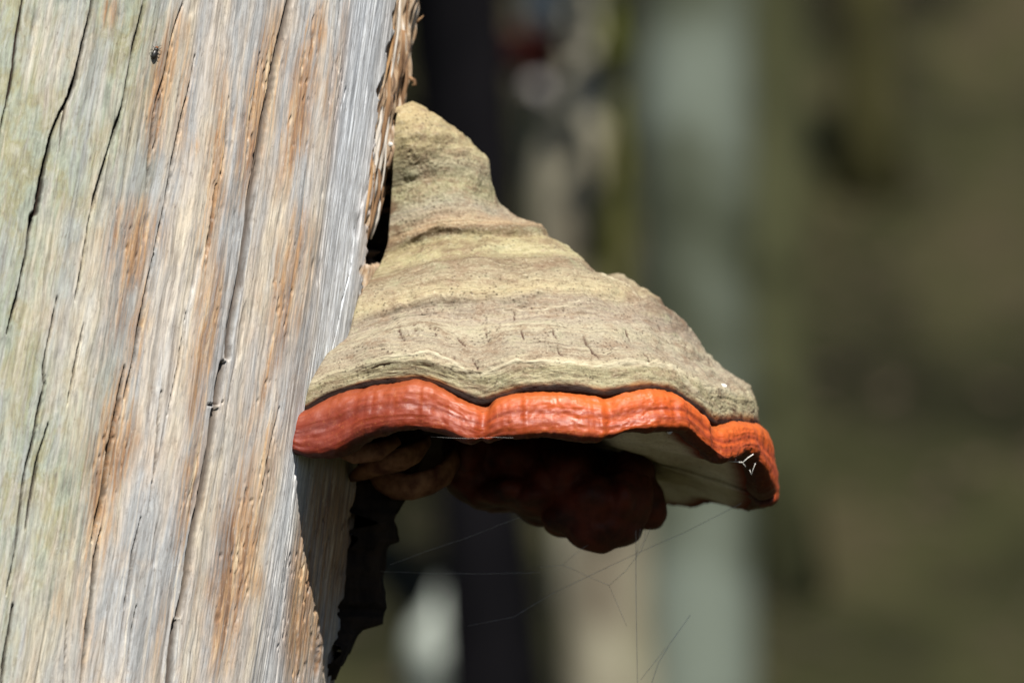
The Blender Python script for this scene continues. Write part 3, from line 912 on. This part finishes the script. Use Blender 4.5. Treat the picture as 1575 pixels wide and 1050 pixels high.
def blob_part(name, balls, mat, parent, voxel, seed, amp=0.0042):
    bm = bmesh.new()
    for (x, y, Y, rx, ry, rz) in balls:
        c = P(x, y, Y)
        bmesh.ops.create_icosphere(bm, subdivisions=4, radius=1.0,
                                   matrix=Matrix.Translation(Vector(c)) @ Matrix.Diagonal((rx * S, rz, ry * S, 1)))
    co = np.array([v.co[:] for v in bm.verts])
    nn = np.array([v.normal[:] for v in bm.verts])
    h = amp * fbm(co[:, 0] * 40, co[:, 1] * 40, co[:, 2] * 40, seed, 3)
    co += nn * h[:, None]
    for v, c in zip(bm.verts, co):
        v.co = c
    me = bpy.data.meshes.new(name)
    bm.to_mesh(me)
    bm.free()
    me.materials.append(mat)
    o = bpy.data.objects.new(name, me)
    link(o, parent)
    m = o.modifiers.new('fuse', 'REMESH')
    m.mode = 'VOXEL'
    m.voxel_size = voxel
    m.use_smooth_shade = True
    sm = o.modifiers.new('soften', 'SMOOTH')
    sm.iterations = 6
    sm.factor = 0.5
    return o

def build_fungus():
    root = thing('bracket_fungus', 'hoof shaped tan bracket fungus with bright red orange margin growing from the dead trunk', 'fungus',
                 tuple(P(560, 690, 0)))
    rim, inward, arc = build_cap(root)
    inner = build_red(root, rim, inward, arc)
    build_pores(root, inner)
    # dark swollen lobes that hang below the far side of the margin
    blob_part('lobe', [(730, 735, .035, 48, 42, .04), (775, 760, .03, 62, 32, .045), (825, 772, .03, 50, 30, .05), (860, 742, .03, 60, 50, .05), (720, 700, .03, 42, 60, .05), (790, 715, .04, 90, 55, .05)], M_LOBE, root, .0016, 501)
    blob_part('lobe', [(905, 770, .01, 62, 52, .045), (868, 796, .01, 34, 24, .030), (958, 770, .012, 40, 54, .045), (910, 818, .008, 38, 23, .03), (945, 812, .01, 40, 22, .03), (870, 735, .02, 60, 60, .05)], M_LOBE, root, .0016, 502)
    blob_part('lobe', [(985, 768, .03, 42, 44, .035), (968, 735, .03, 45, 50, .04), (1002, 782, .03, 26, 30, .03)], M_LOBE, root, .0016, 503)
    # curled folds of the margin where it meets the trunk
    tube('fold', [P(520, 690, -.09), P(545, 698, -.092), P(580, 694, -.09), P(612, 676, -.085)], [.004, .0056, .0054, .003], M_FOLD, root, 14, 0.7)
    tube('fold', [P(542, 736, -.04), P(556, 728, -.05), P(574, 718, -.06), P(596, 711, -.065), P(618, 706, -.065), P(640, 696, -.06), P(655, 680, -.05)],
         [.0018, .0034, .0046, .0052, .0050, .0044, .003], M_FOLD, root, 14, 1.6)
    tube('fold', [P(560, 722, -.01), P(582, 736, -.02), P(604, 746, -.025), P(632, 749, -.028), P(662, 741, -.025), P(684, 728, -.02), P(700, 700, -.01)],
         [.0030, .0044, .0050, .0046, .0044, .0044, .004], M_FOLD, root, 14, 1.8)
    return root

M_RED_FOLD = simple('red_fold', lin((70, 24, 16)), lin((128, 44, 28)), 60, 0.45, 1, 0.4, 0.001)
FUNGUS = build_fungus()

# ------------------------------------------------------------------ little things on trunk and fungus
def surface_hit(px, py):
    """first surface under a pixel, found with a ray from the camera side onto the finished meshes"""
    dg = bpy.context.evaluated_depsgraph_get()
    d = P(px, py, 0.0) - CAM
    ok, loc, nor, *_ = scene.ray_cast(dg, Vector(CAM), Vector(d).normalized(), distance=6.0)
    return (loc, nor) if ok else (Vector(P(px, py, -0.1)), Vector((0, -1, 0)))

def crumb(name, label, cat, px, py, r, seed):
    loc, nor = surface_hit(px, py)
    bm = bmesh.new()
    bmesh.ops.create_icosphere(bm, subdivisions=2, radius=1.0)
    rs = random.Random(seed)
    for v in bm.verts:
        k = rs.uniform(.7, 1.2)
        v.co = Vector((v.co.x * r * 1.25, v.co.y * r * .6, v.co.z * r)) * k
    me = bpy.data.meshes.new(name)
    bm.to_mesh(me); bm.free()
    me.materials.append(M_WHITE)
    o = bpy.data.objects.new(name, me)
    o.location = loc + nor * r * .1
    link(o)
    o['label'] = label; o['category'] = cat
    return o

bpy.context.view_layer.update()
crumb('white_crumb', 'tiny white crumb stuck on the tan cap near its outer lip', 'crumb', 1112, 594, .0014, 1)
crumb('white_crumb', 'tiny white flake caught between trunk edge and the top of the fungus', 'crumb', 600, 222, .0012, 2)
crumb('white_crumb', 'tiny white crumb under the lower edge of the red orange margin', 'crumb', 1030, 664, .0011, 3)

def build_beetle():
    loc, nor = surface_hit(237, 82)
    root = thing('beetle', 'small dark beetle sitting on the grey trunk wood between two cracks', 'beetle', tuple(loc))
    ax = Vector(P(243, 74, 0) - P(233, 93, 0)).normalized()
    ax = (ax - nor * ax.dot(nor)).normalized()
    sd = ax.cross(nor).normalized()
    def ell(name, off, L, W, Hh, mat):
        bm = bmesh.new()
        bmesh.ops.create_uvsphere(bm, u_segments=16, v_segments=10, radius=1.0)
        for v in bm.verts:
            c = v.co.copy()
            v.co = loc + ax * (off + c.x * L) + sd * (c.y * W) + nor * (Hh * .7 + c.z * Hh)
        me = bpy.data.meshes.new(name)
        bm.to_mesh(me); bm.free()
        me.polygons.foreach_set('use_smooth', np.ones(len(me.polygons), bool))
        me.materials.append(mat)
        return link(bpy.data.objects.new(name, me), root)
    ell('abdomen', -.0008, .0028, .0017, .0013, M_BUG)
    ell('thorax', .0019, .0012, .0013, .0011, M_BUG)
    ell('head', .0031, .0008, .0009, .0008, M_BUG2)
    for s in (-1, 1):
        for k, o_ in enumerate((.0020, .0006, -.0008)):
            a = loc + ax * o_ + sd * s * .0009 + nor * .0010
            b = loc + ax * (o_ + .0004 * (1 - k)) + sd * s * .0026 + nor * .0013
            c = loc + ax * (o_ + .0010 * (1 - k)) + sd * s * .0034 + nor * .0001
            tube('leg', [a, b, c], [.00016, .00013, .00008], M_BUG, root, 5)
        a = loc + ax * .0036 + sd * s * .0003 + nor * .0010
        tube('antenna', [a, a + ax * .0012 + sd * s * .0008, a + ax * .0020 + sd * s * .0020], [.0001, .00009, .00006], M_BUG, root, 5)
    return root
build_beetle()

def build_fibre():
    loc, nor = surface_hit(1158, 690)
    Y = loc.y - 0.012
    root = thing('dry_fibre', 'small white forked plant fibre clinging to the tip of the red margin', 'fibre', tuple(P(1146, 710, Y)))
    for pts in ([(1121, 709), (1133, 710), (1143, 711)], [(1142, 711.5), (1150, 704), (1159, 698)], [(1142, 710.5), (1147, 718)], [(1132, 710), (1131, 698)],
                [(1162, 712), (1158, 722), (1156, 730)], [(1153, 722), (1156, 730)]):
        thick = .00030 if pts[0][1] < 711.9 and pts[0][0] > 1120 and len(pts) == 3 and pts[0][0] < 1150 else .00014
        tube('strand', [P(x, y, Y + .0004 * i) for i, (x, y) in enumerate(pts)], thick, M_WHITE, root, 6)
build_fibre()

def build_web():
    root = thing('spider_web', 'loose spider silk threads hanging below the bracket fungus', 'spider web', tuple(P(978, 850, -.02)))
    Y = -0.015
    lines = [([(1140, 774), (1050, 820), (985, 848), (892, 892), (850, 912)], .00011), ([(978, 815), (978, 900), (979, 980), (981, 1075)], .00013),
             ([(1000, 812), (985, 848), (962, 878), (937, 900)], .0001), ([(937, 900), (905, 886), (866, 868), (830, 872)], .00008), ([(937, 900), (950, 930), (964, 962)], .00008),
             ([(866, 868), (892, 845), (905, 838)], .00007), ([(985, 812), (980, 848), (978, 862)], .00008), ([(992, 812), (991, 830), (979, 850)], .00007),
             ([(600, 868), (660, 846), (720, 826), (770, 806), (800, 795)], .00009), ([(580, 878), (660, 881), (740, 882), (830, 880)], .00007),
             ([(1062, 945), (1030, 990), (1012, 1020), (994, 1075)], .00013), ([(1024, 996), (1008, 1016), (985, 1045)], .0001),
             ([(850, 912), (790, 948), (720, 962)], .00006)]
    for pts, r in lines:
        tube('thread', [P(x, y, Y) for x, y in pts], r, M_SILK, root, 5)
    # one thread drawn along the lower edge of the margin
    pts = []
    for x, y in ((660, 671), (690, 673), (720, 674), (755, 672), (790, 673)):
        loc, nor = surface_hit(x, y - 6)
        pts.append(P(x, y, min(loc.y, -.14) - .003))
    tube('thread', pts, .00004, M_SILK, root, 5)
build_web()

# ------------------------------------------------------------------ forest behind, far out of focus
def hill(X, Y):
    X = np.asarray(X, float); Y = np.asarray(Y, float)
    z = 0.36 * np.maximum(0, Y - 12.0) * sstep(12.0, 16, Y)
    z = np.where(Y > 50, 0.36 * 38 + 0.06 * (Y - 50), z)
    return z + 0.12 * fbm(X * .35, Y * .35, 0, 601, 4) * sstep(1.5, 6, np.hypot(X, Y))

def ground_material():
    t = NT('forest_floor', 0.95, 0.04)
    o = t.obj()
    a = t.noise(o, (1.1, .4, 1.1), 3, 0.6, 0.4)
    b = t.noise(o, (14, 14, 14), 4, 0.65)
    c = t.noise(o, (.45, .45, .45), 3, 0.5)
    col = t.ramp(a, [(.34, (.006, .006, .003, 1)), (.45, (.016, .016, .0075, 1)), (.55, (.029, .029, .0125, 1)), (.66, (.042, .035, .019, 1))])
    col = t.mix(t.mr(c, .5, .62, 0, .3), col, (.026, .028, .011, 1))
    col = t.mix(t.mr(b, .55, .7, 0, .25), col, (.042, .032, .018, 1))
    col = t.mix(t.mr(b, .45, .3, 0, .5), col, (.02, .016, .008, 1))
    t.bump(b, .8, .04)
    return t.color(col)

def build_ground():
    x = np.concatenate([np.linspace(-120, -13, 25), np.linspace(-12, 12, 100), np.linspace(13, 120, 25)])
    y = np.concatenate([np.linspace(-80, -7, 20), np.linspace(-6, 52, 220), np.linspace(54, 240, 40)])
    X, Y = np.meshgrid(x, y)
    V = np.stack([X, Y, hill(X, Y)], -1)
    o = grid_obj('ground', V, ground_material())
    o['kind'] = 'structure'
build_ground()

def bark_mat(name, cols, sxy=14, sz=4, ss=0.6):
    t = NT(name, .95, .03)
    o = t.obj()
    a = t.noise(o, (sxy, sxy, sz), 4, ss, .3)
    return t.color(t.ramp(a, cols))

def forest_tree(name, label, pa, pb, Y, wpx, mat, crown_mat, seed, top=9.0, crown=True, group='trees standing behind in the wood'):
    """trunk through the two picture heights pa=(px at y 0), pb=(px at y 1050) at depth Y"""
    rs = random.Random(seed)
    a, b = P(pa, 0, Y), P(pb, 1050, Y)
    d = (a - b) / (a[2] - b[2])
    gx = b + d * (0 - b[2])
    gz = float(hill(gx[0], Y))
    gx = b + d * (gz - b[2])
    rad = wpx * 0.5 * S * (D0 + Y) / D0
    root = thing(name, label, 'tree', (gx[0], Y, gz), group)
    n = 26
    pts, rr = [], []
    for i in range(n):
        t = i / (n - 1)
        z = gz - .15 + t * (top - gz)
        k = b + d * (z - b[2])
        hgt = z - gz
        pts.append((k[0] + .05 * rad * rs.uniform(-1, 1), Y + .05 * rad * rs.uniform(-1, 1), z))
        rr.append(rad * (1.12 + .9 * math.exp(-max(hgt, 0) / .25) - .9 * t * t) * rs.uniform(.96, 1.04) if t < .98 else rad * .15)
    tube('trunk', pts, rr, mat, root, 20)
    if not crown:
        return root
    leaves = []
    for k in range(9):
        t = .5 + .46 * k / 9
        p = Vector(pts[int(t * (n - 1))])
        ang = k * 2.4 + rs.uniform(-.4, .4)
        L = rs.uniform(.8, 1.7) * (1.25 - t * .5)
        q = [p]
        for j in range(1, 6):
            q.append(p + Vector((math.cos(ang), math.sin(ang), .55 + .08 * j)) * (L * j / 5) + Vector([rs.uniform(-.05, .05) for _ in range(3)]))
        tube('limb', q, [rad * .30, rad * .24, rad * .18, rad * .13, rad * .08, rad * .03], mat, root, 7)
        for j in (2, 3, 4, 5):
            for m in range(70):
                g = Vector([rs.gauss(0, .26) for _ in range(3)])
                leaves.append(q[j] + g)
    V, F = [], []
    for c in leaves:
        s = rs.uniform(.025, .06)
        u = Vector([rs.gauss(0, 1) for _ in range(3)]).normalized()
        w = u.orthogonal().normalized()
        b0 = len(V)
        V += [c - u * s, c + w * s * .6, c + u * s, c - w * s * .6]
        F.append((b0, b0 + 1, b0 + 2, b0 + 3))
    mesh_obj('crown', V, F, crown_mat, root, smooth=False)
    return root

M_LEAF = simple('leaf', (.04, .06, .015, 1), (.09, .11, .03, 1), 3, .7)
M_DARK = bark_mat('dark_bark', [(.3, (.002, .002, .0025, 1)), (.7, (.006, .0055, .0065, 1))])
def birch_mat():
    t = NT('pale_bark', .85, .25)
    o = t.obj()
    a = t.noise(o, (6, 6, 2.6), 3, .5, .4)
    b = t.noise(o, (7, 7, 2.0), 3, .5)
    col = t.ramp(a, [(.30, (.06, .045, .03, 1)), (.42, (.13, .115, .08, 1)), (.52, (.20, .185, .13, 1)), (.64, (.27, .255, .20, 1))])
    col = t.mix(t.mr(b, .52, .66, 0, .7), col, (.06, .062, .02, 1))
    return t.color(col)
M_BIRCH = birch_mat()
M_GREY = bark_mat('grey_lichen_bark', [(.34, (.022, .025, .014, 1)), (.48, (.058, .066, .047, 1)), (.62, (.115, .134, .110, 1))], 1.6, 1.9)
M_OLIVE = bark_mat('mossy_bark', [(.3, (.018, .017, .008, 1)), (.6, (.045, .042, .016, 1)), (.75, (.062, .058, .022, 1))], 4, 2)
M_MOSS = bark_mat('moss_film_bark', [(.3, (.026, .027, .013, 1)), (.6, (.052, .054, .027, 1)), (.75, (.07, .075, .042, 1))], 2, 1.4)
M_SNAG = bark_mat('white_birch_bark', [(.38, (.04, .045, .038, 1)), (.5, (.17, .19, .165, 1)), (.66, (.36, .39, .35, 1))], 8, 7)

forest_tree('forest_tree', 'slim tree with nearly black bark beside the pale mottled tree', 712, 755, 9.0, 135, M_DARK, M_LEAF, 11)
forest_tree('forest_tree', 'slim blackish tree leaning across behind the black barked tree', 668, 788, 11.0, 110, M_DARK, M_LEAF, 16)
birch = forest_tree('forest_tree', 'slim pale beige tree with a dark red brown bark wound and mossy flank', 872, 940, 10.0, 150, M_BIRCH, M_LEAF, 12)
for nm, (x, y, rx, ry), c in (('bark_wound', (818, 82, 50, 40), ((.035, .009, .007, 1), (.07, .018, .013, 1))), ('bark_patch', (832, 12, 26, 44), ((.26, .28, .27, 1), (.36, .38, .37, 1))),
                              ('bark_patch', (826, 142, 20, 22), ((.24, .22, .21, 1), (.32, .30, .29, 1))), ('moss_patch', (944, 60, 24, 60), ((.05, .055, .008, 1), (.085, .09, .014, 1))), ('moss_patch', (948, 330, 20, 190), ((.05, .05, .014, 1), (.08, .08, .022, 1)))):
    k = S * (D0 + 10.0) / D0
    bm = bmesh.new()
    bmesh.ops.create_icosphere(bm, subdivisions=3, radius=1.0, matrix=Matrix.Translation(Vector(P(x, y, 9.89))) @ Matrix.Diagonal((rx * k, .06, ry * k, 1)))
    for v in bm.verts:
        v.co += v.normal * random.uniform(-.006, .006)
    me = bpy.data.meshes.new(nm)
    bm.to_mesh(me); bm.free()
    me.materials.append(simple(nm, c[0], c[1], 12, .95, 1, .05))
    link(bpy.data.objects.new(nm, me), birch)
forest_tree('forest_tree', 'thicker grey green lichen covered tree behind the fungus', 1068, 1072, 17.0, 165, M_GREY, M_LEAF, 13, 14)
forest_tree('forest_tree', 'mossy olive green tree right beside the grey green lichen covered tree', 1182, 1170, 21.0, 110, M_MOSS, M_LEAF, 14, 18)
forest_tree('forest_tree', 'dark brown tree far back on the open slope', 1330, 1350, 27.0, 70, M_OLIVE, M_LEAF, 15, 20)

def build_snag():
    Y = 10.5
    top = P(680, 885, Y)
    gz = float(hill(top[0], Y))
    root = thing('birch_snag', 'broken white birch stem ending in a point beside the black barked tree', 'tree stump', (top[0], Y, gz))
    pts, rr = [], []
    for k, (py, x, w) in enumerate(((885, 684, 6), (905, 682, 20), (930, 682, 44), (950, 680, 76), (975, 676, 100), (1010, 674, 104), (1060, 672, 108))):
        pts.append(tuple(P(x, py, Y))); rr.append(w * .5 * S * (D0 + Y) / D0)
    z = pts[-1][2]
    for k in range(1, 9):
        t = k / 8
        pts.append((pts[6][0], Y, z + (gz - .1 - z) * t)); rr.append(rr[6] * (1 + .35 * t))
    tube('trunk', pts[::-1], rr[::-1], M_SNAG, root, 18)
build_snag()

def build_litter():
    rs = np.random.default_rng(3)
    n = 9000
    X = rs.uniform(-5, 8, n); Y = rs.uniform(3, 42, n)
    Z = hill(X, Y) + .015
    V, F = [], []
    ang = rs.uniform(0, 6.28, n); s = rs.uniform(.03, .07, n); tl = rs.uniform(-.5, .5, (n, 2))
    for i in range(n):
        c, k = math.cos(ang[i]), math.sin(ang[i])
        b0 = len(V)
        for u, v, w in ((-1, 0, .2), (0, .5, 0), (1, 0, .25), (0, -.5, 0)):
            dx, dy = (u * c - v * k) * s[i], (u * k + v * c) * s[i]
            V.append((X[i] + dx, Y[i] + dy, Z[i] + w * s[i] + .36 * dy + tl[i, 0] * dx * .5))
        F.append((b0, b0 + 1, b0 + 2, b0 + 3))
    o = mesh_obj('leaf_litter', V, F, simple('dry_leaf', (.02, .015, .008, 1), (.065, .045, .027, 1), 0.8, .85), None, False)
    o['kind'] = 'stuff'; o['label'] = 'brown dry leaves scattered over the wooded slope'; o['category'] = 'leaves'
build_litter()
